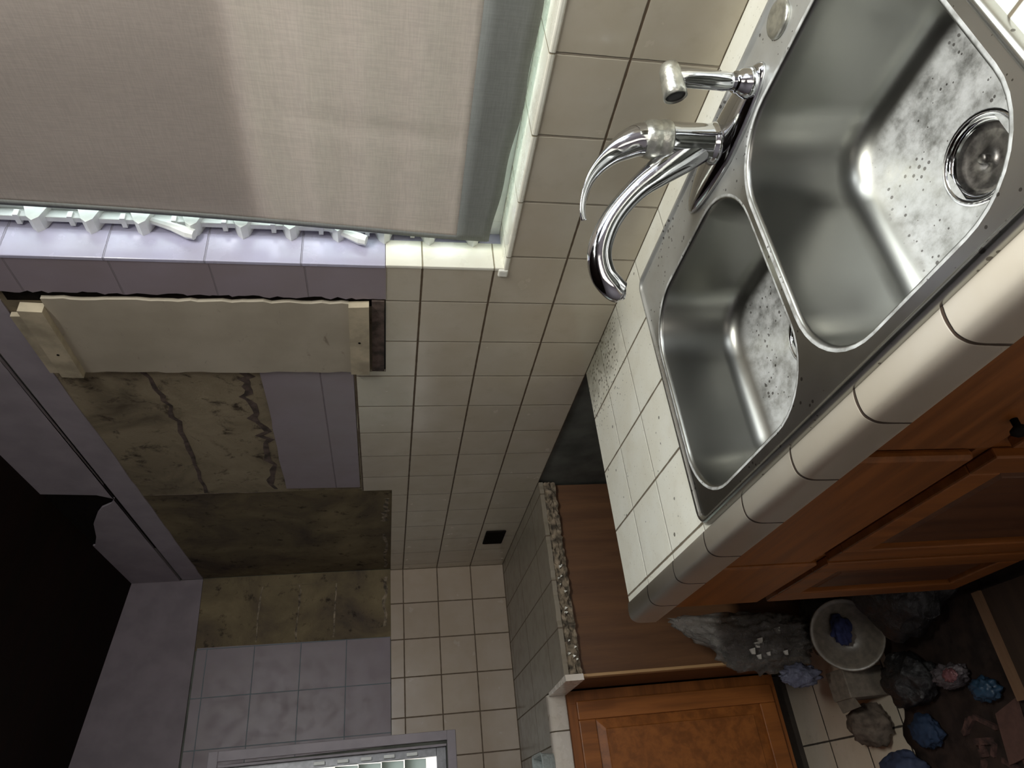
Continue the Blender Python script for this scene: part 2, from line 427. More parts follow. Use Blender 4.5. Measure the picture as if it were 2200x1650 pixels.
M['blind_upper'] = fabric('blind_shade_layer', (0.20, 0.23, 0.25), 0.0, 0.3)  # added layer set behind the fabric to shade the upper blind
M['hem'] = fabric('grey_blind_hem', (0.24, 0.25, 0.24), 0.0, 0.1)
def glassmat(name='obscured_louvre_glass', col=(0.86, 0.9, 0.86), clear=0.35):
    s = NT(name); p = s.pos()
    g = s.new('ShaderNodeBsdfTranslucent'); g.inputs[0].default_value = col + (1,)
    d = s.new('ShaderNodeBsdfGlossy'); d.inputs[0].default_value = (0.8, 0.85, 0.82, 1); d.inputs['Roughness'].default_value = 0.2
    t = s.new('ShaderNodeBsdfTransparent'); t.inputs[0].default_value = (0.9, 0.97, 0.93, 1)
    a = s.new('ShaderNodeMixShader'); a.inputs[0].default_value = 0.15; s.l.new(g.outputs[0], a.inputs[1]); s.l.new(d.outputs[0], a.inputs[2])
    b = s.new('ShaderNodeMixShader'); b.inputs[0].default_value = clear; s.l.new(a.outputs[0], b.inputs[1]); s.l.new(t.outputs[0], b.inputs[2])
    s.n.remove(s.b); s.l.new(b.outputs[0], s.out.inputs[0])
    return s.m
M['louvre'] = glassmat()
M['louvre_side'] = glassmat('grey_louvre_glass', (0.42, 0.45, 0.42), 0.06)
def film(name, col, alpha, rough=0.15):
    s = NT(name); p = s.pos()
    n = s.noise(p, 7, 6, 0.65, dist=1.0)
    s.fin(col, rough, 0.0, s.bump(n, 0.8, 0.01), 0.8)
    s.put(s.b.inputs['Alpha'], s.rng(n, 0.3, 0.7, alpha * 0.8, min(1, alpha * 1.2)))
    return s.m
M['film'] = film('clear_plastic_film', (0.20, 0.19, 0.175), 0.6)
M['film_dark'] = film('black_bin_liner', (0.012, 0.012, 0.013), 1.0, 0.3)
M['film_print'] = film('printed_plastic_wrap', (0.17, 0.18, 0.26), 0.9, 0.2)

# ------------------------------------------------------------------ room shell
WX1 = 27.0     # window right edge
WT = 9.2       # window head
X1, Y1 = 31.0, -20.0
def ceil_z(y): return 10.4 - 0.14 * y
w = BM()
box(w, -1.3, 13.16, 0.05, 1.3, -6, 12.0)
box(w, 13.16, WX1, 0.05, 1.3, -6, 1.80)
box(w, 13.16, WX1, 0.05, 1.3, WT, 12.0)
box(w, WX1, X1 + 1.3, 0.05, 1.3, -6, 12.0)
wall_back = struct('wall_back', w, M['wall_dim'])
# lower beige tile field, stepped outline
t = BM()
slab(t, [(0, 0), (X1, 0), (X1, 1.80), (13.16, 1.80), (13.16, 3.50), (10.56, 3.50), (10.56, 4.02)] + ragged(10.56, 4.02, 5.72, 4.02, 8, .01, 3)[1:] +
     [(5.72, 3.36), (0, 3.36)], XZ, 0.0, 0.05)
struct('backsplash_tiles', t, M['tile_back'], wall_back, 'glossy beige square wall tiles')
# lilac painted tiles: strip beside the window, row over the cooker space, band under the ceiling
t = BM()
edge = ragged(12.46, 3.50, 12.48, 8.5, 60, .03, 11)
slab(t, [(13.16, 3.50)] + edge + [(12.42, 11.5), (13.16, 11.5)], XZ, -0.01, 0.05)
slab(t, [(5.92, 4.06), (10.55, 4.03), (10.55, 5.52)] + ragged(10.55, 5.52, 5.96, 5.62, 9, .02, 5)[1:], XZ, 0.0, 0.05)
struct('painted_tiles', t, M['lilac_back'], wall_back, 'lilac painted wall tiles with a broken edge')
t = BM()
slab(t, [(0, 8.55)] + ragged(0, 8.55, 12.25, 8.58, 24, .02, 6)[1:] + [(12.4, 8.7), (12.4, 9.09), (0, 9.09)], XZ, 0.01, 0.05)
pts = [(0, 9.15), (12.4, 9.15), (12.4, 11.5), (6.2, 11.5), (6.04, 10.1), (5.95, 9.4), (5.73, 9.12), (5.5, 9.25), (5.3, 9.5), (5.02, 9.67), (4.4, 9.95), (3.6, 10.15), (3.05, 10.35), (2.8, 11.5), (0, 11.5)]
slab(t, pts, XZ, -0.02, 0.05)
t2 = BM(); slab(t2, [(2.6, 9.0), (6.35, 9.0), (6.35, 11.4), (2.6, 11.4)], XZ, 0.02, 0.05)
struct('hole_shade_panel', t2, M['void'], wall_back, 'black panel painting the shade inside the hole in the plaster')  # black panel put in for the shade inside the hole
struct('painted_band', t, M['lilac_plain'], wall_back, 'lilac plaster band with a broken hole under the ceiling')
t = BM()
slab(t, [(5.74, 5.5), (12.45, 5.5), (12.45, 8.6), (5.74, 8.6)], XZ, 0.03, 0.05)
slab(t, [(5.74, 3.9), (12.45, 3.5), (12.45, 5.5), (5.74, 5.5)], XZ, 0.035, 0.05)
t2 = BM(); slab(t2, [(12.25, 3.52), (12.6, 3.52), (12.6, 8.5), (12.25, 8.5)], XZ, 0.028, 0.05); struct('joint_shade_strip', t2, M['void'], wall_back, 'dark strip painted as the shadow in the joint beside the painted tiles')  # black strip put in for the shadow line along the gap
struct('bare_patch', t, M['plaster'], wall_back, 'bare grey-brown plaster over the cooker space')
t = BM(); slab(t, [(0, 3.3), (5.74, 3.3), (5.74, 8.6), (0, 8.6)], XZ, 0.034, 0.05)
struct('bare_corner_patch', t, M['plaster_dark'], wall_back, 'dark brown bare plaster in the corner')
# plaster seams
t = BM()
def crack(bm, pts, w, fn, d, seed, n=9, amp=.05):
    rnd = random.Random(seed)
    L = []
    for (a0, b0), (a1, b1) in zip(pts[:-1], pts[1:]):
        for i in range(n):
            k = i / n; L.append((a0 + (a1 - a0) * k + rnd.uniform(-amp, amp) * .3, b0 + (b1 - b0) * k + rnd.uniform(-amp, amp)))
    L.append(pts[-1])
    up = [(a, b + w * rnd.uniform(.2, 1)) for a, b in L]; dn = [(a, b - w * rnd.uniform(.2, 1)) for a, b in L]
    slab(bm, up + dn[::-1], fn, d, d + .012)
crack(t, [(10.5, 7.25), (8.9, 7.15), (5.8, 7.3)], .06, XZ, 0.022, 1)
crack(t, [(10.5, 5.75), (9.5, 5.85), (8.0, 5.7), (5.9, 5.85)], .10, XZ, 0.024, 2, amp=.09)
crack(t, [(5.75, 5.8), (5.75, 8.4)], .05, lambda a, b, d: (a + 0, d, b), 0.022, 4)
struct('plaster_cracks', t, M['cleat_dark'], wall_back, 'dark cracks in the bare plaster')
t = BM()
crack(t, [(5.2, 3.5), (3.9, 3.52), (3.8, 3.56)], .08, XZ, 0.015, 7); crack(t, [(2.9, 3.5), (0.2, 3.52)], .06, XZ, 0.015, 8)
struct('mortar_remains', t, M['mortar'], wall_back)
# sill and reveal
t = BM(); box(t, 13.0, WX1, -0.02, 0.95, 1.80, 1.87, 0.02)
struct('sill_tiles', t, M['cream_sill'], wall_back, 'cream window sill tiles lit by daylight')
t = BM(); box(t, 13.12, 13.18, -0.005, 0.47, 1.84, 3.50, 0.012)
struct('reveal_tiles', t, M['cream_jamb'], wall_back, 'cream window reveal tiles')
t = BM(); box(t, 13.12, 13.18, -0.015, 0.47, 3.505, WT, 0.01)
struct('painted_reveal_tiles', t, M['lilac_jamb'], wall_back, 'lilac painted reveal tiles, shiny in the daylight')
t = BM(); box(t, 13.13, 13.155 + .01, 0.47, 1.25, 1.87, WT); box(t, WX1 - .03, WX1 + .02, 0.0, 1.25, 1.8, WT)
box(t, 13.16, WX1, 0.0, 1.25, WT - .03, WT + .02)
struct('reveal_plaster', t, M['lilac_jamb'], wall_back)
t = BM(); box(t, 13.02, 13.16, -0.03, 0.06, 1.80, 1.94, 0.02)
struct('sill_corner', t, M['white_paint'], wall_back)

# left wall with its window opening
W2Y0, W2Y1, W2Z0, W2Z1 = -4.72, -11.0, 1.95, 7.6
w = BM()
box(w, -1.3, -0.05, W2Y0, 1.3, -6, 14.0)
box(w, -1.3, -0.05, W2Y1, W2Y0, -6, W2Z0); box(w, -1.3, -0.05, W2Y1, W2Y0, W2Z1, 14.0)
box(w, -1.3, -0.05, Y1 - 1.3, W2Y1, -6, 14.0)
wall_left = struct('wall_left', w, M['wall_dim'])
t = BM(); slab(t, [(0, 0), (Y1, 0), (Y1, 1.86), (-4.39, 1.86), (-4.39, 3.36), (0, 3.36)], YZ, 0.0, -0.05)
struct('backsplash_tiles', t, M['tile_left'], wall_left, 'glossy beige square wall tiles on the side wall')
t = BM()
slab(t, [(-1.9, 3.38)] + [(-4.45, 3.38), (-4.62, 3.4), (-4.7, 7.6), (-5.2, 7.62), (-11, 7.62), (-11, 3.0), (Y1, 3.0), (Y1, 8.46), (-1.86, 8.46)], YZ, 0.0, -0.05)
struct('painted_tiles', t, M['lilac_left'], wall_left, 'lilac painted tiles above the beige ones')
t = BM(); slab(t, [(0, 8.55), (-1.85, 8.52), (Y1, 8.50), (Y1, 14), (0, 14)], YZ, 0.004, -0.05)
struct('painted_band', t, plain('lilac_paint_shaded', (0.165, 0.135, 0.15), .6, nscale=1.5, nvar=.12), wall_left, 'smooth lilac band under the sloping ceiling')  # same lilac as the back band, with the left wall's shade in the colour
t = BM(); slab(t, [(0.03, 3.3), (-1.95, 3.3), (-1.92, 8.6), (0.03, 8.6)], YZ, -0.034, -0.05)
struct('bare_corner_patch', t, M['plaster_dark'], wall_left, 'dark bare plaster where a cupboard hung')
t = BM()
for z in (4.9, 5.9, 6.95): crack(t, [(-.3, z), (-1.8, z + .03)], .035, YZ, -0.034, int(z * 10), amp=.02)
crack(t, [(-.28, 5.4), (-.3, 6.9)], .03, YZ, -0.034, 77)
crack(t, [(-.2, 3.5), (-1.6, 3.55)], .07, YZ, -0.03, 78)
struct('mortar_remains', t, M['mortar'], wall_left)

w = BM(); box(w, X1, X1 + 1.2, -20, -5.0, -6, 14); box(w, X1, X1 + 1.2, -.4, 1.3, -6, 14); box(w, X1, X1 + 1.2, -5.0, -.4, -6, 3.2); box(w, X1, X1 + 1.2, -5.0, -.4, 9.8, 14)  # opening made up to go with the right-hand fill lamp
struct('wall_right', w, M['wall'])
w = BM(); box(w, -1.3, X1 + 1.3, Y1 - 1.3, Y1, -6, 14)
struct('wall_front', w, M['wall'])
w = BM(); box(w, -1.3, X1 + 1.3, Y1 - 1.3, 1.3, -6.4, -6.0)
struct('floor', w, M['floor'])
w = BM()
slab(w, [(1.3, ceil_z(1.3)), (Y1 - 1.3, ceil_z(Y1 - 1.3)), (Y1 - 1.3, ceil_z(Y1 - 1.3) + .5), (1.3, ceil_z(1.3) + .5)], YZ, -1.3, X1 + 1.3)
ceiling = struct('ceiling', w, M['ceiling'])
# outside
w = BM(); box(w, -60, 60, 1.4, 80, -8.2, -8.0); box(w, -60, -1.4, -60, 1.4, -8.2, -8)
struct('outside_ground', w, M['outside_ground'])
w = BM(); box(w, -40, 12.5, 17, 20, -8, 14)
box(w, -22, -20, -30, 10, -8, 14)
o = struct('neighbour_wall', w, M['outside_wall'])

# ------------------------------------------------------------------ window_1 (over the sink)
win = thing('window_1', (17.5, 0.8, 1.87), 'jalousie window over the sink behind the blind', 'window', kind='structure')
t = BM()
box(t, 13.165, 13.42, 0.66, 0.86, 1.87, WT - .03, .01); box(t, WX1 - .3, WX1 - .03, 0.66, 0.86, 1.87, WT - .03, .01)
box(t, 13.42, WX1 - .3, 0.66, 0.86, 1.87, 2.05, .01); box(t, 13.42, WX1 - .3, 0.66, 0.86, WT - .23, WT - .03, .01)
box(t, 17.5, 17.75, 0.66, 0.86, 2.05, WT - .23, .01); box(t, 19.5, 19.75, 0.66, 0.86, 2.05, WT - .23, .01)
link('window_frame', t, M['alu'], win)
def louvre(bm, x0, x1, z, tilt=0.55, y=0.82, l=0.66):
    dy, dz = math.sin(tilt) * l / 2, math.cos(tilt) * l / 2
    for k in (0,):
        slab(bm, [(y + dy, z - dz), (y - dy, z + dz), (y - dy + .03, z + dz + .02), (y + dy + .03, z - dz + .02)], YZ, x0, x1)
zs = [2.3 + .62 * i for i in range(11)]
t = BM()
for z in zs:
    louvre(t, 13.5, 17.45, z, 0.95); louvre(t, 17.8, 19.5, z, 0.95)
link('glass_louvres', t, M['louvre'], win)
t = BM()
box(t, 13.24, 13.32, 0.52, 0.66, 2.1, 9.0, .01)
for z in zs:
    slab(t, [(.66, z + .14), (.44, z + .05), (.38, z - .02), (.44, z - .09), (.66, z - .16)], YZ, 13.17, 13.4)
    box(t, 13.2, 13.36, .5, .6, z + .18, z + .24)
link('louvre_clips', t, M['alu'], win)
for zz in (6.1, 3.9):
    t = BM()
    tube(t, [(13.3, .6, zz + .55, .035), (13.3, .45, zz + .15, .06), (13.29, .36, zz - .05, .08), (13.29, .33, zz - .14, .07)], 8)
    link('operator_handle', t, M['alu'], win)

# ------------------------------------------------------------------ window_2 (left wall)
win2 = thing('window_2', (-0.4, -7.8, 1.95), 'jalousie window in the side wall at the frame edge', 'window', kind='structure')
t = BM()
box(t, -0.02, 0.05, -4.62, -4.39, 1.93, 7.62, .01); box(t, -0.02, 0.05, -11.3, -4.39, 1.70, 1.93, .01); box(t, -0.02, 0.05, -11.3, -4.39, 7.62, 7.85, .01)
box(t, -1.2, -0.0, -4.75, -4.70, 1.95, 7.6)
link('casing', t, M['lilac_plain'], win2)
t = BM()
box(t, -0.42, -0.22, -4.95, -4.75, 2.2, 7.4, .01); box(t, -0.42, -0.22, -11, -4.75, 1.95, 2.2, .01); box(t, -0.42, -0.22, -11, -4.75, 7.4, 7.6, .01)
link('window_frame', t, plain('grey_aluminium', (0.22, 0.22, 0.23), 0.4, 0.5), win2)
t = BM()
for i in range(9):
    z = 2.47 + .585 * i; l = .6; y0, y1 = -4.97, -10.9
    slab(t, [(-.30 - .18, z), (-.30 + .12, z + .56), (-.30 + .15, z + .56), (-.30 - .15, z)], lambda a, b, d: (a, d, b), y0, y1)
link('glass_louvres', t, M['louvre_side'], win2)
t = BM()
for i in range(5):
    z = 2.8 + .585 * i
    box(t, -0.21, -0.12, -4.90, -4.82, z - .1, z + .18, .01)
link('louvre_clips', t, M['alu'], win2)

# ------------------------------------------------------------------ blind
bl = thing('window_blind', (16.0, 0.35, 1.95), 'woven beige roller blind hanging over the sink window with a grey hem', 'blind')
def bx(z): return 13.36 + 0.057 * (z - 2.05)
BR = 19.0
def by(x, z):
    return 0.35 + 0.05 * math.sin(z * 1.1 + 1) * 0.5 + 0.035 * math.exp(-((x - 15.02 - .09 * (z - 2.6)) / .07) ** 2) * (1 if 2.2 < z < 4.9 else 0) * math.sin((z - 2.2) / 2.7 * math.pi if 2.2 < z < 4.9 else 0) + 0.03 * noise.noise(Vector((x * .7, z * .5, 1.3)))
def sheet(bm, x0f, x1, z0f, z1, nx, nz, off=0.0, th=0.012):
    G = []
    for j in range(nz + 1):
        row = []
        for i in range(nx + 1):
            s_ = i / nx; r_ = j / nz
            zz = z0f(s_) + (z1 - z0f(s_)) * r_
            xx = x0f(zz) + ((x1(zz) if callable(x1) else x1) - x0f(zz)) * s_
            row.append((xx, by(xx, zz) + off, zz))
        G.append(row)
    A = [[bm.verts.new(p) for p in r] for r in G]
    B = [[bm.verts.new((p[0], p[1] + th, p[2])) for p in r] for r in G]
    for j in range(nz):
        for i in range(nx):
            bm.faces.new((A[j][i], A[j][i + 1], A[j + 1][i + 1], A[j + 1][i]))
            bm.faces.new((B[j][i], B[j + 1][i], B[j + 1][i + 1], B[j][i + 1]))
    for i in range(nx):
        bm.faces.new((A[0][i], B[0][i], B[0][i + 1], A[0][i + 1])); bm.faces.new((A[nz][i], A[nz][i + 1], B[nz][i + 1], B[nz][i]))
    for j in range(nz):
        bm.faces.new((A[j][0], A[j + 1][0], B[j + 1][0], B[j][0])); bm.faces.new((A[j][nx], B[j][nx], B[j + 1][nx], A[j + 1][nx]))
zb = lambda s_: 2.08 - 0.13 * min(1, s_ * 2.5) + .012 * math.sin(s_ * 30)
t = BM(); sheet(t, bx, BR, lambda s_: 2.52 - .02 * s_, 9.1, 48, 60)
link('fabric', t, M['blind'], bl, True)
t = BM(); sheet(t, lambda z: bx(z) + .02, BR, lambda s_: 5.12 + .02 * math.sin(s_ * 9), 9.1, 24, 20, 0.2)
link('added_shade_layer', t, M['blind_upper'], bl, True)['label'] = 'added darker layer that shades the upper blind'
t = BM(); sheet(t, bx, BR, zb, 2.54, 48, 4, -0.008, 0.03)
link('hem', t, M['hem'], bl, True)['label'] = 'dark grey bottom hem'
t = BM(); sheet(t, lambda z: bx(z) - .01, lambda z: bx(z) + .07, lambda s_: 2.1, 9.1, 2, 40, -0.006, 0.02)
link('side_hem', t, M['hem'], bl, True)['label'] = 'dark grey side hem'
t = BM(); tube(t, [(13.4, .42, 9.0, .1), (BR, .42, 9.0, .1)], 12); link('roller', t, M['alu'], bl, True)

# unseen housing added to go with the fill lamp over the sink
fx = thing('added_fill_housing', (22.6, -2.6, 10.3), 'unseen lamp housing added for the fill light in front of the sink window', 'light')
t = BM(); box(t, 20.0, 25.2, -3.0, -2.2, 10.36, 10.7, .04); link('housing', t, M['alu'], fx)

# ------------------------------------------------------------------ timber panel beside the window
pn = thing('plywood_panel', (11.5, 0.0, 3.52), 'beige plywood panel with pine cleats fixed to the wall beside the window', 'panel')
t = BM()
slab(t, [(10.58, 4.05), (12.36, 4.03)] + ragged(12.36, 4.03, 12.36, 8.05, 30, .02, 31)[1:] + [(10.58, 8.1)] + ragged(10.58, 8.1, 10.58, 4.05, 24, .02, 32)[1:-1], XZ, -0.03, 0.03)
link('board', t, M['ply'], pn)
t = BM(); slab(t, [(10.6, 3.76), (12.38, 3.74), (12.36, 4.03), (10.62, 4.06)], XZ, -0.10, 0.02); link('lower_cleat', t, M['cleat'], pn)
t = BM(); slab(t, [(10.6, 3.53), (12.42, 3.52), (12.42, 3.70), (10.6, 3.72)], XZ, -0.02, 0.03); link('bottom_rail', t, M['cleat_dark'], pn)['label'] = 'dark rotten timber rail'
t = BM(); slab(t, [(10.58, 8.08), (12.2, 8.06), (12.22, 8.36), (10.6, 8.38)], XZ, -0.14, 0.02); link('upper_cleat', t, M['cleat'], pn)
t = BM(); slab(t, [(10.6, 8.42), (12.0, 8.42), (12.0, 8.55), (10.6, 8.56)], XZ, -0.06, 0.02); link('upper_cleat', t, M['cleat'], pn)
for x, z in ((11.5, 3.9), (11.2, 8.22)):
    t = BM(); lathe(t, (x, -0.145 if z > 5 else -0.105, z), [(.02, 0), (.02, .02)], 10, (0, 1, 0)); link('nail_head', t, M['void'], pn)

# ------------------------------------------------------------------ outlet
sk = thing('wall_socket', (2.4, 0.0, 0.35), 'black open socket box on the beige tiles near the corner', 'socket')
t = BM(); box(t, 1.95, 2.9, -0.05, 0.0, 0.32, 0.86, .03); link('plate', t, M['void'], sk)

# ------------------------------------------------------------------ sink counter
ct = thing('sink_countertop', (17.5, -2.1, -0.38), 'white tiled countertop with a rounded beige edge, cut for the steel sink', 'countertop')
t = BM()
CR = X1
box(t, 10.5, 13.47, -4.02, 0.0, -0.12, 0.0)
box(t, 13.47, 18.56, -0.48, 0.0, -0.12, 0.0)
box(t, 13.47, 18.56, -4.02, -3.94, -0.12, 0.0)
box(t, 18.56, CR, -4.02, 0.0, -0.12, 0.0)
link('tile_top', t, M['counter'], ct)
def edge_profile(o0, sgn=1):
    return [(0.0, -.12), (0.0, 0.0), (.015, .008), (.08, .02), (.16, .022), (.225, .008), (.268, -.035), (.29, -.09), (.298, -.17), (.30, -.36), (.285, -.38), (.22, -.38), (.2, -.3), (.1, -.14)]
def nosing(bm, a0, a1, base, fn):
    pr = spline(edge_profile(0)[1:10], 3) + edge_profile(0)[10:]
    loft(bm, [[Vector(fn(a, base + p, z)) for p, z in pr] for a in (a0, a1)])
t = BM(); nosing(t, 10.46, CR, 4.02, lambda a, o, z: (a, -o, z))
o = link('edge_tiles', t, M['nosing'], ct, True)
t = BM(); box(t, 10.56, 13.47, -3.98, -.02, -0.38, -0.12); box(t, 18.56, CR, -3.98, -.02, -0.38, -0.12); box(t, 13.47, 18.56, -4.02, -3.96, -.38, -.12); box(t, 13.47, 18.56, -.4, -.02, -.38, -.12)
link('substrate', t, M['mortar'], ct)

# ------------------------------------------------------------------ sink
SX0, SX1, SY0, SY1 = 13.40, 18.64, -4.02, -0.42
sink = thing('kitchen_sink', (16.0, -2.2, -1.35), 'double bowl stainless steel sink set in the white tiled counter', 'sink')
N = 10
zd = 0.035
smallb = (13.55, 15.97, -3.77, -1.12, .66); bigb = (16.14, 18.41, -3.77, -1.10, .66)
t = BM()
# deck sheet with two openings, rolled lip towards the outside
outer = rrect(SX0 + .10, SX1 - .10, SY0 + .10, SY1 - .10, .10, 6, zd)
def inner(b, k, z): return rrect(b[0] - k, b[1] + k, b[2] - k, b[3] + k, b[4] + k, N, z)
edges = []
for lp in (outer, inner(smallb, .055, zd), inner(bigb, .055, zd)):
    vs = [t.verts.new(p) for p in lp]
    edges += [t.edges.new((vs[i], vs[(i + 1) % len(vs)])) for i in range(len(vs))]
bmesh.ops.triangle_fill(t, use_beauty=True, use_dissolve=False, edges=edges)
lip = [rrect(SX0 + a, SX1 - a, SY0 + a, SY1 - a, max(.02, .2 - a), 6, z) for a, z in
       ((.10, zd), (.085, zd + .004), (.072, zd + .026), (.055, zd + .038), (.038, zd + .036), (.02, zd + .018), (.006, zd - .012), (0.0, .002))]
loft(t, lip, False, False)
bmesh.ops.remove_doubles(t, verts=t.verts, dist=1e-5)
o = link('deck', t, M['steel'], sink)
for p_ in o.data.polygons: p_.use_smooth = p_.area < 0.00002 or abs(p_.normal.z) < 0.999
def bowl(b, dep, fx0, fx1, fy0, fy1, drain):
    t = BM(); L = []
    prof = [(.055, zd), (.035, zd - .001), (.018, zd - .008), (.006, zd - .022), (0, zd - .05)]
    for k, z in prof: L.append(inner(b, k, z))
    for s_ in (.15, .35, .55, .72):
        L.append(rrect(b[0] + fx0 * .28 * s_, b[1] - fx1 * .28 * s_, b[2] + fy0 * .28 * s_, b[3] - fy1 * .28 * s_, b[4], N, zd - .05 - dep * s_))
    # fillet down to the floor
    wz = zd - .05 - dep * .72
    for a in (20, 38, 55, 70, 82, 90):
        ca, sa = 1 - math.cos(math.radians(a)), math.sin(math.radians(a))
        f = .2 + .8 * ca
        L.append(rrect(b[0] + fx0 * f, b[1] - fx1 * f, b[2] + fy0 * f, b[3] - fy1 * f, max(.3, b[4] - .2 * ca), N, wz - dep * .28 * sa))
    loft(t, L, False, False)
    walls = t
    fl = L[-1]; F = BM()
    fz = fl[0].z
    c = Vector((drain[0], drain[1], fz - .03)); n = len(fl)
    ring2 = []
    for k in (0, .25, .5, .75, 1.0):
        lp = []
        for p in fl:
            d = (p - c); a = math.atan2(d.y, d.x)
            e = Vector((c.x + drain[2] * math.cos(a), c.y + drain[2] * math.sin(a), fz - .03))
            q = p.lerp(e, k); q.z = fz - .03 * k
            lp.append(q)
        ring2.append(lp)
    loft(F, ring2, False, False)
    return walls, F, c
w_, f_, c1 = bowl(smallb, 1.0, .50, .42, .42, .40, (14.85, -2.35, .29))
o = link('small_bowl', w_, M['steel_bowl'], sink, True); o2 = link('bowl_floor', f_, M['steel_floor'], o, True)
def strainer(c, r, parent):
    t = BM(); lathe(t, c, [(r * 1.0, -.12), (r * 1.02, .0), (r * .98, .012), (r * .9, .012), (r * .86, -.005), (r * .84, -.02), (r * .80, -.015), (r * .76, -.03), (r * .74, -.12)], 40)
    s_ = link('drain_flange', t, M['chrome'], parent, True)
    t = BM(); lathe(t, c + Vector((0, 0, -.05)), [(r * .75, -.06), (r * .75, 0.0), (r * .6, -.03), (r * .3, -.04), (r * .12, -.03), (r * .12, .03), (r * .09, .045), (0.002, .045)], 32)
    link('strainer_basket', t, M['steel_dark'], s_, True)
strainer(c1, .34, sink)
w_, f_, c2 = bowl(bigb, 1.15, .42, .38, .40, .38, (17.30, -2.42, .33))
o = link('large_bowl', w_, M['steel_bowl'], sink, True); o2 = link('bowl_floor', f_, M['steel_floor'], o, True)
strainer(c2, .38, sink)
# hole cover
t = BM(); lathe(t, (17.35, -.72, zd), [(.17, 0), (.172, .012), (.16, .03), (.12, .035), (.09, .026), (.05, .03), (.002, .032)], 36)
hc = link('sink_hole_cover', t, M['limescale'], None, True); tag(hc, 'round limescaled cap covering a spare hole in the sink deck', 'cap')

# ------------------------------------------------------------------ faucet
fc = thing('kitchen_faucet', (16.07, -.82, zd), 'chrome single lever kitchen faucet with an arched spout', 'faucet')
t = BM()
n = 40
def plate(k, z, s=1.0):
    out = []
    for i in range(n):
        a = 2 * math.pi * i / n
        x = 16.07 + .93 * k * math.cos(a)
        yy = .26 * k * math.sin(a) * (1.0 if math.cos(a) > 0 else (1 - .25 * abs(math.cos(a))))
        out.append(Vector((x, -.84 + yy, z)))
    return out
loft(t, [plate(1.0, zd), plate(1.0, zd + .03), plate(.96, zd + .06), plate(.85, zd + .09), plate(.6, zd + .12), plate(.25, zd + .14)])
link('escutcheon', t, M['chrome'], fc, True)
t = BM()
lathe(t, (16.07, -.82, zd), [(.21, .08), (.22, .13), (.205, .16), (.195, .2), (.19, .55), (.192, .62), (.196, .64), (.196, .70)], 36)
link('body', t, M['chrome'], fc, True)
t = BM(); lathe(t, (16.07, -.82, zd), [(.196, .62), (.204, .64), (.204, .70), (.188, .73), (.196, .76), (.196, .82), (.18, .88), (.12, .94)], 36)
link('collar', t, M['limescale'], fc, True)['label'] = 'limescale crusted collar'
t = BM()
path = spline([(16.05, -.85, .30, .17, .17), (15.98, -.94, .50, .175, .16), (15.88, -1.07, .74, .15, .14), (15.76, -1.24, 1.0, .115, .105), (15.58, -1.47, 1.24, .112, .10),
               (15.40, -1.72, 1.36, .125, .105), (15.26, -1.91, 1.33, .135, .11), (15.18, -2.03, 1.22, .135, .11), (15.145, -2.07, 1.13, .12, .10)], 5)
tube(t, path, 20, (0, 0, 1))
link('spout', t, M['chrome'], fc, True)
t = BM(); lathe(t, (15.145, -2.07, 1.13), [(.08, .02), (.08, -.03), (.06, -.03), (.055, .0)], 20); link('aerator', t, M['chrome'], fc, True)
t = BM()
path = spline([(16.07, -.82, .88, .17, .17), (16.06, -.84, 1.00, .155, .16), (16.03, -.90, 1.13, .115, .14), (15.99, -.98, 1.26, .065, .11), (15.93, -1.09, 1.39, .036, .085), (15.86, -1.21, 1.49, .026, .068),
               (15.77, -1.35, 1.555, .02, .05), (15.69, -1.47, 1.575, .02, .045), (15.63, -1.56, 1.56, .022, .04)], 5)
tube(t, path, 16, (-.8, .6, .9))
link('lever', t, M['chrome'], fc, True)

sp = thing('side_sprayer', (16.80, -.86, zd), 'chrome pull-out side sprayer standing right of the faucet lever', 'sprayer')
t = BM(); lathe(t, (16.80, -.86, zd), [(.15, .05), (.145, .1), (.12, .17), (.10, .2), (.098, .23)], 28); link('holder', t, M['chrome'], sp, True)
t = BM(); lathe(t, (16.80, -.86, zd), [(.08, .2), (.083, .3), (.088, .33), (.088, .5), (.09, .72), (.085, .8), (.075, .86)], 28); link('handle', t, M['chrome'], sp, True)
t = BM(); ax = Vector((-.35, -.85, -.12)).normalized()
lathe(t, (16.80 - ax.x * .12, -.86 - ax.y * .12, zd + .86 - ax.z * .12), [(.04, -.02), (.08, .0), (.1, .05), (.105, .12), (.11, .26), (.112, .33), (.10, .335), (.09, .31)], 28, ax)
h = link('spray_head', t, M['limescale'], sp, True)
t = BM(); lathe(t, (16.80 - ax.x * .12, -.86 - ax.y * .12, zd + .86 - ax.z * .12), [(.092, .28), (.092, .318), (.04, .325), (.002, .32)], 28, ax); link('nozzle_face', t, M['black_hole'], h, True)

# ------------------------------------------------------------------ base cabinets below the sink
FY = -4.05
def door(x0, x1, z0, z1, parent, name='door', y=FY):
    """raised panel door facing -y"""
    d = BM(); s_ = .36; yo = y - .12
    box(d, x0, x0 + s_, yo, y - .005, z0, z1, .02); box(d, x1 - s_, x1, yo, y - .005, z0, z1, .02)
    box(d, x0 + s_, x1 - s_, yo, y - .005, z0, z0 + s_, .02); box(d, x0 + s_, x1 - s_, yo, y - .005, z1 - s_, z1, .02)
    o = link(name, d, M['wood_z'], parent)
    d = BM()
    a0, a1, b0, b1 = x0 + s_, x1 - s_, z0 + s_, z1 - s_
    L = []
    for k, yy in ((-.02, y - .01), (0, y - .03), (.16, y - .08), (.18, y - .09), (.19, y - .09)):
        L.append([Vector((a0 + k, yy, b0 + k)), Vector((a1 - k, yy, b0 + k)), Vector((a1 - k, yy, b1 - k)), Vector((a0 + k, yy, b1 - k))])
    loft(d, L)
    link('panel', d, M['wood_panel'], o)
    return o
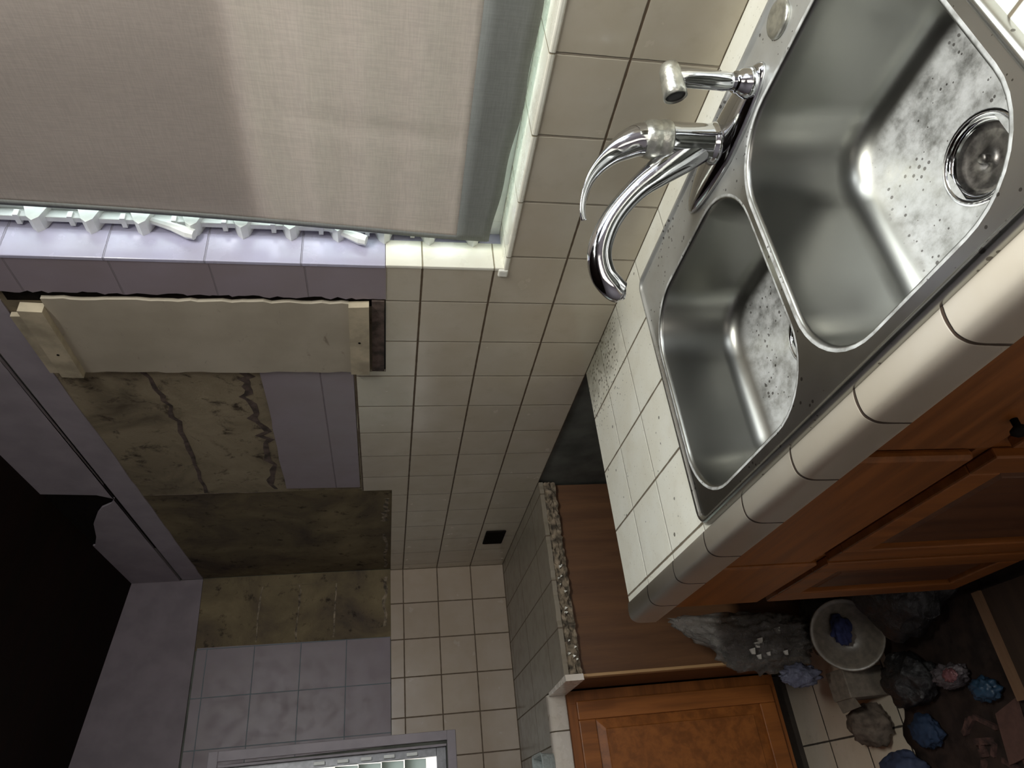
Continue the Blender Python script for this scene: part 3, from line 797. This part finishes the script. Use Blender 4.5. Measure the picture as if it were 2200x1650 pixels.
cabA = thing('base_cabinet', (11.5, -2.1, -6), 'narrow stained oak base cabinet at the open end of the sink counter', 'cabinet', 'stained oak cabinets under the sink counter')
t = BM(); box(t, 10.56, 10.66, -4.0, -.05, -6, -.385); box(t, 12.36, 12.42, -3.95, -.05, -5.4, -1.5); box(t, 10.66, 12.36, -3.95, -.05, -5.5, -5.4)
link('carcass', t, M['wood_side'], cabA)
t = BM(); box(t, 10.56, 10.72, FY, -4.0, -5.5, -.385, .01); box(t, 12.3, 12.42, FY, -4.0, -5.5, -.385, .01); box(t, 10.72, 12.3, FY, -4.0, -.6, -.385, .01); box(t, 10.72, 12.3, FY, -4.0, -2.2, -1.9); box(t, 10.72, 12.3, FY, -4.0, -5.5, -5.3, .01)
link('face_frame', t, M['wood_z'], cabA)
t = BM(); box(t, 10.60, 12.34, FY - .12, FY - .005, -1.96, -.45, .03); link('drawer', t, M['wood_x'], cabA)
door(10.60, 12.34, -5.35, -2.10, cabA)
t = BM(); box(t, 10.66, 12.42, -3.6, -3.5, -6, -5.5); link('toe_kick', t, M['toe'], cabA)

cabB = thing('base_cabinet', (17.0, -2.1, -6), 'wide stained oak sink base cabinet with raised panel doors under the double sink', 'cabinet', 'stained oak cabinets under the sink counter')
t = BM(); box(t, 12.43, 12.48, -3.95, -.05, -5.4, -1.6); box(t, 20.9, 21.0, -4.0, -.05, -6, -.385); box(t, 12.48, 20.9, -3.95, -.05, -5.5, -5.4)
link('carcass', t, M['wood_side'], cabB)
t = BM()
for a, b in ((12.43, 12.55), (15.35, 15.65), (18.2, 18.5), (20.85, 21.0)): box(t, a, b, FY, -4.0, -5.5, -.385, .01)
for a, b in ((12.55, 15.35), (15.65, 18.2), (18.5, 20.85)):
    box(t, a, b, FY, -4.0, -.6, -.385, .005); box(t, a, b, FY, -4.0, -2.2, -1.9, .005); box(t, a, b, FY, -4.0, -5.5, -5.3, .005)
link('face_frame', t, M['wood_z'], cabB)
for a, b in ((12.46, 15.40), (15.58, 18.3), (18.4, 20.95)):
    t = BM(); box(t, a, b, FY - .12, FY - .005, -1.80, -.45, .04); dr = link('false_drawer_front', t, M['wood_x'], cabB)
    d_ = door(a, b, -5.35, -2.02, cabB)
    if a > 15:
        t = BM(); kx = (a + .55)
        lathe(t, (kx, FY - .12, -1.55), [(.03, 0), (.03, .06), (.07, .09), (.075, .12), (.04, .15), (.002, .155)], 18, (0, -1, 0)); link('knob', t, M['void'], dr, True)
t = BM(); box(t, 12.43, 21, -3.6, -3.5, -6, -5.5); link('toe_kick', t, M['toe'], cabB)
cabC = thing('base_cabinet', (24.0, -2.1, -6), 'stained oak base cabinet at the right hand end beyond the sink base', 'cabinet', 'stained oak cabinets under the sink counter')
t = BM(); box(t, 21.02, X1 - .02, -4.0, -.05, -5.5, -.385); link('carcass', t, M['wood_side'], cabC)
door(21.05, 24, -5.35, -.5, cabC); door(24.05, 26.9, -5.35, -.5, cabC)
t = BM(); box(t, 21.02, X1 - .02, -3.6, -3.5, -6, -5.5); link('toe_kick', t, M['toe'], cabC)

# ------------------------------------------------------------------ corner counter and cabinets on the left
lc = thing('corner_countertop', (3, -5, -0.38), 'grimy L-shaped tiled countertop in the corner with its edge broken away', 'countertop')
t = BM()
slab(t, [(0.0, 0.0), (5.90, 0.0)] + ragged(5.90, 0, 5.92, -4.22, 40, .025, 41)[1:] + [(3.95, -4.30), (3.95, -12.0), (0.0, -12.0)], XY, -0.10, 0.0)
link('tile_top', t, M['counter2'], lc)
t = BM()
n_ = 60; rnd = random.Random(9)
rows = []
for j in range(7):
    z = -.10 - .28 * j / 6
    rows.append([Vector((5.90 + rnd.uniform(-.06, .035) + (.02 if j in (2, 3) else 0), -.02 - 4.2 * i / n_, z + rnd.uniform(-.015, .015))) for i in range(n_ + 1)])
rows.insert(0, [Vector((5.6, -.02 - 4.2 * i / n_, -.10)) for i in range(n_ + 1)]); rows.append([Vector((5.6, -.02 - 4.2 * i / n_, -.38)) for i in range(n_ + 1)])
loft(t, rows, False, False, closed=False)
box(t, 0.02, 5.75, -4.2, -.02, -.38, -.10); box(t, .02, 4.0, -12, -4.2, -.38, -.10)
link('broken_substrate', t, M['mortar'], lc)['label'] = 'rough mortar edge where the edge tiles came off'
rnd = random.Random(4)
for i in range(14):
    t = BM()
    y = -1.9 - 2.2 * rnd.random(); z = -.14 - .18 * rnd.random(); a = rnd.uniform(.02, .06)
    slab(t, [(y, z), (y + a, z + rnd.uniform(-.02, .02)), (y + a * .6, z - a)], YZ, 5.88, 5.955)
    link('tile_chip', t, M['white_paint'], lc)
t = BM(); nosing(t, -4.32, -12.0, 3.95, lambda a, o, z: (o, a, z)); link('edge_tiles', t, M['nosing_left'], lc, True)
t = BM(); slab(t, [(4.25, -4.25), (5.98, -4.22), (6.0, -4.34), (4.25, -4.36)], XY, -0.38, -0.005); link('front_edge_tile', t, M['nosing_left'], lc)

cabL = thing('corner_base_cabinet', (3, -2.1, -6), 'stained oak corner cabinet whose plain side faces the cooker gap', 'cabinet')
t = BM(); box(t, 5.66, 5.75, -4.2, -.02, -6 + .9, -.385); box(t, 5.5, 5.66, -3.8, -.02, -6, -5.1)
link('side_panel', t, M['wood_side'], cabL)
t = BM(); box(t, 5.60, 5.80, -4.26, -4.2, -5.4, -.385, .01); link('edge_trim', t, M['wood_trim'], cabL)['label'] = 'pale raw edge trim'
t = BM(); box(t, 4.2, 5.6, -4.25, -4.2, -5.4, -.385); box(t, .05, 5.6, -4.2, -4.0, -5.4, -.4); link('face_frame', t, M['wood_panel'], cabL)
t = BM(); box(t, 4.2, 5.5, -3.85, -3.8, -6, -5.4); link('toe_kick', t, M['toe'], cabL)
cabM = thing('side_base_cabinet', (2.1, -8, -6), 'stained oak cabinet under the side window with a raised panel door', 'cabinet')
t = BM(); box(t, .05, 4.1, -12, -4.28, -5.4, -.39); link('carcass', t, M['wood_side'], cabM)
t = BM(); 
for a, b in ((-4.55, -4.28), (-8.2, -7.9), (-12, -11.7)): box(t, 4.1, 4.16, a, b, -5.4, -.385, .005)
for a, b in ((-7.9, -4.55), (-11.7, -8.2)): box(t, 4.1, 4.16, a, b, -5.4, -5.15, .005); box(t, 4.1, 4.16, a, b, -.7, -.385, .005)
link('face_frame', t, M['wood_y'], cabM)
def door_x(y0, y1, z0, z1, parent, x=4.16):
    d = BM(); s_ = .38; xo = x + .1
    box(d, x, xo, y0, y0 + s_, z0, z1, .02); box(d, x, xo, y1 - s_, y1, z0, z1, .02)
    box(d, x, xo, y0 + s_, y1 - s_, z0, z0 + s_, .02); box(d, x, xo, y0 + s_, y1 - s_, z1 - s_, z1, .02)
    o = link('door', d, M['wood_z'], parent)
    d = BM(); L = []
    a0, a1, b0, b1 = y0 + s_, y1 - s_, z0 + s_, z1 - s_
    for k, xx in ((-.02, x + .01), (0, x + .03), (.2, x + .07), (.22, x + .09), (.23, x + .09)):
        L.append([Vector((xx, a0 + k, b0 + k)), Vector((xx, a1 - k, b0 + k)), Vector((xx, a1 - k, b1 - k)), Vector((xx, a0 + k, b1 - k))])
    loft(d, L); link('panel', d, M['wood_x'], o)
door_x(-8.0, -4.5, -5.25, -.6, cabM); door_x(-11.8, -8.1, -5.25, -.6, cabM)
t = BM(); box(t, 3.5, 3.6, -12, -4.28, -6, -5.4); link('toe_kick', t, M['toe'], cabM)

# ------------------------------------------------------------------ tray on the side counter
tr = thing('plastic_tray', (4.0, -5.95, 0.0), 'clear grey plastic tray on the side counter at the frame edge', 'tray')
t = BM(); L = [rrect(3.1 - k, 4.2 + k, -7.2, -5.45 + k, .12, 4, z) for k, z in ((-.05, .008), (0, .02), (.03, .28), (.05, .3), (.0, .3), (-.02, .28), (-.06, .03))]
loft(t, L); link('tub', t, film('frosted_plastic', (0.5, 0.56, 0.55), 0.8, 0.3), tr, True)

# ------------------------------------------------------------------ rubbish in the cooker gap
def crumple(name, c, rad, seed, mat, amp=.3, tip=None, sub=4, freq=1.6, flat=None, parent=None, fine=.08):
    bm = BM(); bmesh.ops.create_icosphere(bm, subdivisions=sub, radius=1.0)
    off = Vector((seed * 7.3, seed * 3.1, seed * 1.7))
    for v in bm.verts:
        d = v.co.normalized()
        q = 1 + amp * noise.noise(d * freq + off) + fine * noise.noise(d * freq * 3.5 + off) + (fine * .7) * (1 - 2 * abs(noise.noise(d * freq * 6 + off)))
        co = Vector((d.x * rad[0] * q, d.y * rad[1] * q, d.z * rad[2] * q))
        if tip:
            td = Vector(tip).normalized(); k = max(0, d.dot(td)) ** 5
            co = co * (1 - .35 * k) + Vector(tip) * k
        if flat is not None and co.z < flat: co.z = flat + (co.z - flat) * .05
        v.co = co + Vector(c)
    return link(name, bm, mat, parent, True)
o = crumple('plastic_bag', (6.80, -4.03, -4.05), (.46, .50, .95), 3, M['film'], .32, (.0, .45, 1.35), flat=-.98, freq=2.4, fine=.2, sub=5)
tag(o, 'crumpled clear plastic bag standing on a bin bag with its neck pointing up', 'bag')
rnd = random.Random(12)
for i in range(7):
    t = BM()
    q = Vector((7.25, -4.12 + rnd.uniform(-.3, .25), -3.75 + rnd.uniform(-.4, .45)))
    t_ = rnd.uniform(.03, .07)
    slab(t, [(q.y - t_, q.z - t_ * .6), (q.y + t_, q.z - t_), (q.y + t_ * .7, q.z + t_), (q.y - t_ * .8, q.z + t_ * .5)], YZ, q.x - .04, q.x)
    link('printed_fleck', t, M['white_paint'], o)
o = crumple('printed_wrapper', (7.30, -4.78, -4.25), (.10, .17, .36), 8, M['film_print'], .4, freq=2.6, fine=.2); tag(o, 'blue and white printed plastic wrapper beside the clear bag', 'wrapper')
ld = thing('enamel_basin', (7.75, -4.1, -5.8), 'round grey enamel basin leaning in the rubbish pile', 'basin')
t = BM(); ax = Vector((.72, -.22, .60)).normalized(); lc_ = Vector((7.80, -4.2, -5.17))
lathe(t, lc_, [(.2, -.26), (.45, -.22), (.58, -.05), (.64, .02), (.66, .04), (.64, .05), (.56, -.02), (.43, -.16), (.2, -.20), (.01, -.205)], 40, ax)
link('bowl', t, plain('grey_enamel', (0.20, 0.175, 0.14), 0.3, nvar=.2), ld, True)
o = crumple('blue_cloth', tuple(lc_ - ax * .06 + Vector((0, .08, .1))), (.20, .26, .16), 5, plain('blue_cloth', (0.03, 0.04, 0.12), .9), .4, freq=2.5); tag(o, 'dark blue rag lying in the round basin', 'cloth')
cb = plain('grey_carton', (0.19, 0.16, 0.125), .8, nvar=.2)
o = thing('cardboard_box', (6.95, -4.95, -6), 'small grey cardboard box with an open flap on the floor beside the basin', 'box')
t = BM(); box(t, 6.75, 7.35, -5.25, -4.72, -5.99, -5.12, .02); link('carton', t, cb, o)
t = BM(); slab(t, [(6.77, -5.25), (7.34, -5.25), (7.45, -5.42), (6.85, -5.46)], XY, -5.20, -5.17); link('flap', t, cb, o)
o = crumple('paper_sack', (6.70, -5.68, -5.74), (.50, .36, .30), 21, plain('dusty_paper', (0.11, 0.085, 0.065), .9, nvar=.3), .25, flat=-.26, freq=1.8, fine=.15); tag(o, 'dusty brown paper sack slumped on the floor in front of the box', 'sack')
o = crumple('bin_bag', (6.75, -3.75, -5.52), (.62, .68, .46), 31, M['film_dark'], .12, flat=-.44, freq=1.8, fine=.08); tag(o, 'black bin bag under the clear plastic bag', 'bag', 'black bin bags around the cooker gap')
o = crumple('bin_bag', (9.35, -3.5, -5.4), (1.0, .95, .6), 33, M['film_dark'], .22, flat=-.55, freq=1.8, fine=.12); tag(o, 'large black bin bag slumped in the cooker gap against the sink cabinet', 'bag', 'black bin bags around the cooker gap')
o = crumple('bin_bag', (8.35, -5.15, -5.68), (.55, .42, .3), 35, M['film_dark'], .25, flat=-.24, freq=2.0, fine=.14); tag(o, 'small flat black bin bag lying on the floor in front of the gap', 'bag', 'black bin bags around the cooker gap')
o = crumple('snack_packet', (9.30, -5.25, -5.74), (.34, .17, .19), 41, film('silver_packet', (.14, .12, .13), 1.0, .25), .35, flat=-.18, freq=2.6, fine=.2); tag(o, 'crumpled dark silver packet on the floor near the loose board', 'packet')
o = crumple('pink_wrapper', (9.62, -5.28, -5.47), (.13, .09, .06), 43, plain('pink_plastic', (.18, .075, .08), .4), .4, freq=2.6, fine=.2); tag(o, 'pink wrapper on top of the silver packet', 'wrapper')
o = crumple('blue_wrapper', (9.88, -5.55, -5.78), (.22, .16, .16), 44, plain('blue_plastic', (.02, .05, .09), .4), .35, flat=-.15, freq=2.6, fine=.2); tag(o, 'blue green wrapper beside the silver packet', 'wrapper')
o = crumple('blue_rag', (8.15, -5.98, -5.80), (.30, .25, .16), 45, plain('bright_blue_cloth', (.010, .025, .06), .8), .35, flat=-.13, freq=2.2, fine=.15); tag(o, 'blue rag on the dark sheet in front of the bin bags', 'cloth')
o = crumple('blue_bundle', (7.3, -6.55, -5.72), (.5, .34, .26), 46, plain('slate_blue_cloth', (.025, .035, .075), .8), .3, flat=-.21, freq=1.8, fine=.12); tag(o, 'slate blue cloth bundle on the floor at the lower frame edge', 'cloth')
# dark sheet added for the floor's debris and painted shadow
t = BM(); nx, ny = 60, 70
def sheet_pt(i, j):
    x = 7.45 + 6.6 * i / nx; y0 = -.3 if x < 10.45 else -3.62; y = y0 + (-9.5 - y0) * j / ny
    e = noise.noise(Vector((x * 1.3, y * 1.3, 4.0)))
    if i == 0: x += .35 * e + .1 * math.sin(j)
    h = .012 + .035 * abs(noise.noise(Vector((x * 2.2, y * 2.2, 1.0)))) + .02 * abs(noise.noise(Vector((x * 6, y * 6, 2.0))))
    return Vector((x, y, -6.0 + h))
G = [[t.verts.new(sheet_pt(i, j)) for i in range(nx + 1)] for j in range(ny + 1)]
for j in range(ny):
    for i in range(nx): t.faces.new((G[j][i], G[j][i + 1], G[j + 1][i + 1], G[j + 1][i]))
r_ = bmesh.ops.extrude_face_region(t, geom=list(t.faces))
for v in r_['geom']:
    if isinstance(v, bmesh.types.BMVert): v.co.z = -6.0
o = link('floor_shade_sheet', t, plain('debris_shade_sheet', (0.022, 0.013, 0.010), .6, nscale=3, nvar=.6, bump=.5), None, True); tag(o, 'dark rumpled sheet added for the debris and shadow over the floor tiles in front of the sink cabinets', 'sheet')
rubbish = plain('brown_rubbish', (0.06, 0.028, 0.022), .9, nvar=.6)
t = BM(); rnd = random.Random(77)
for i in range(150):
    x = rnd.uniform(8.9, 13); y = rnd.uniform(-8.0, -5.9); a = rnd.uniform(0, 3.14); l = rnd.uniform(.05, .22); w = rnd.uniform(.02, .06); h = rnd.uniform(.06, .11)
    ca, sa = math.cos(a), math.sin(a)
    slab(t, [(x + ca * l - sa * w, y + sa * l + ca * w), (x - ca * l - sa * w, y - sa * l + ca * w), (x - ca * l + sa * w, y - sa * l - ca * w), (x + ca * l + sa * w, y + sa * l - ca * w)], XY, -5.985, -6.0 + h)
o = link('floor_debris', t, rubbish, None); tag(o, 'loose reddish brown scraps scattered over the dark sheet', 'debris', kind='stuff')
t = BM(); slab(t, [(10.56, -4.2), (12.3, -4.25), (12.25, -5.9), (10.5, -5.8)], XY, -5.94, -5.86)
bd = link('loose_board', t, wood('dark_board', (.03, .018, .012), (.05, .03, .02), 'Y'), None); tag(bd, 'dark loose board lying on the floor below the narrow cabinet', 'board')
t = BM(); slab(t, [(10.4, -4.2), (10.56, -4.2), (10.52, -5.8), (10.36, -5.8)], XY, -5.94, -5.80); o = link('edge_strip', t, wood('worn_strip', (.16, .09, .05), (.2, .12, .07), 'Y'), bd)
t = BM(); slab(t, [(9.75, -5.9), (10.25, -5.75), (10.1, -6.5), (9.6, -6.6)], XY, -5.94, -5.88)
o = link('broken_tile', t, plain('red_clay_tile', (.09, .045, .035), .7)); tag(o, 'reddish broken clay tile on the floor beside the loose board', 'tile')
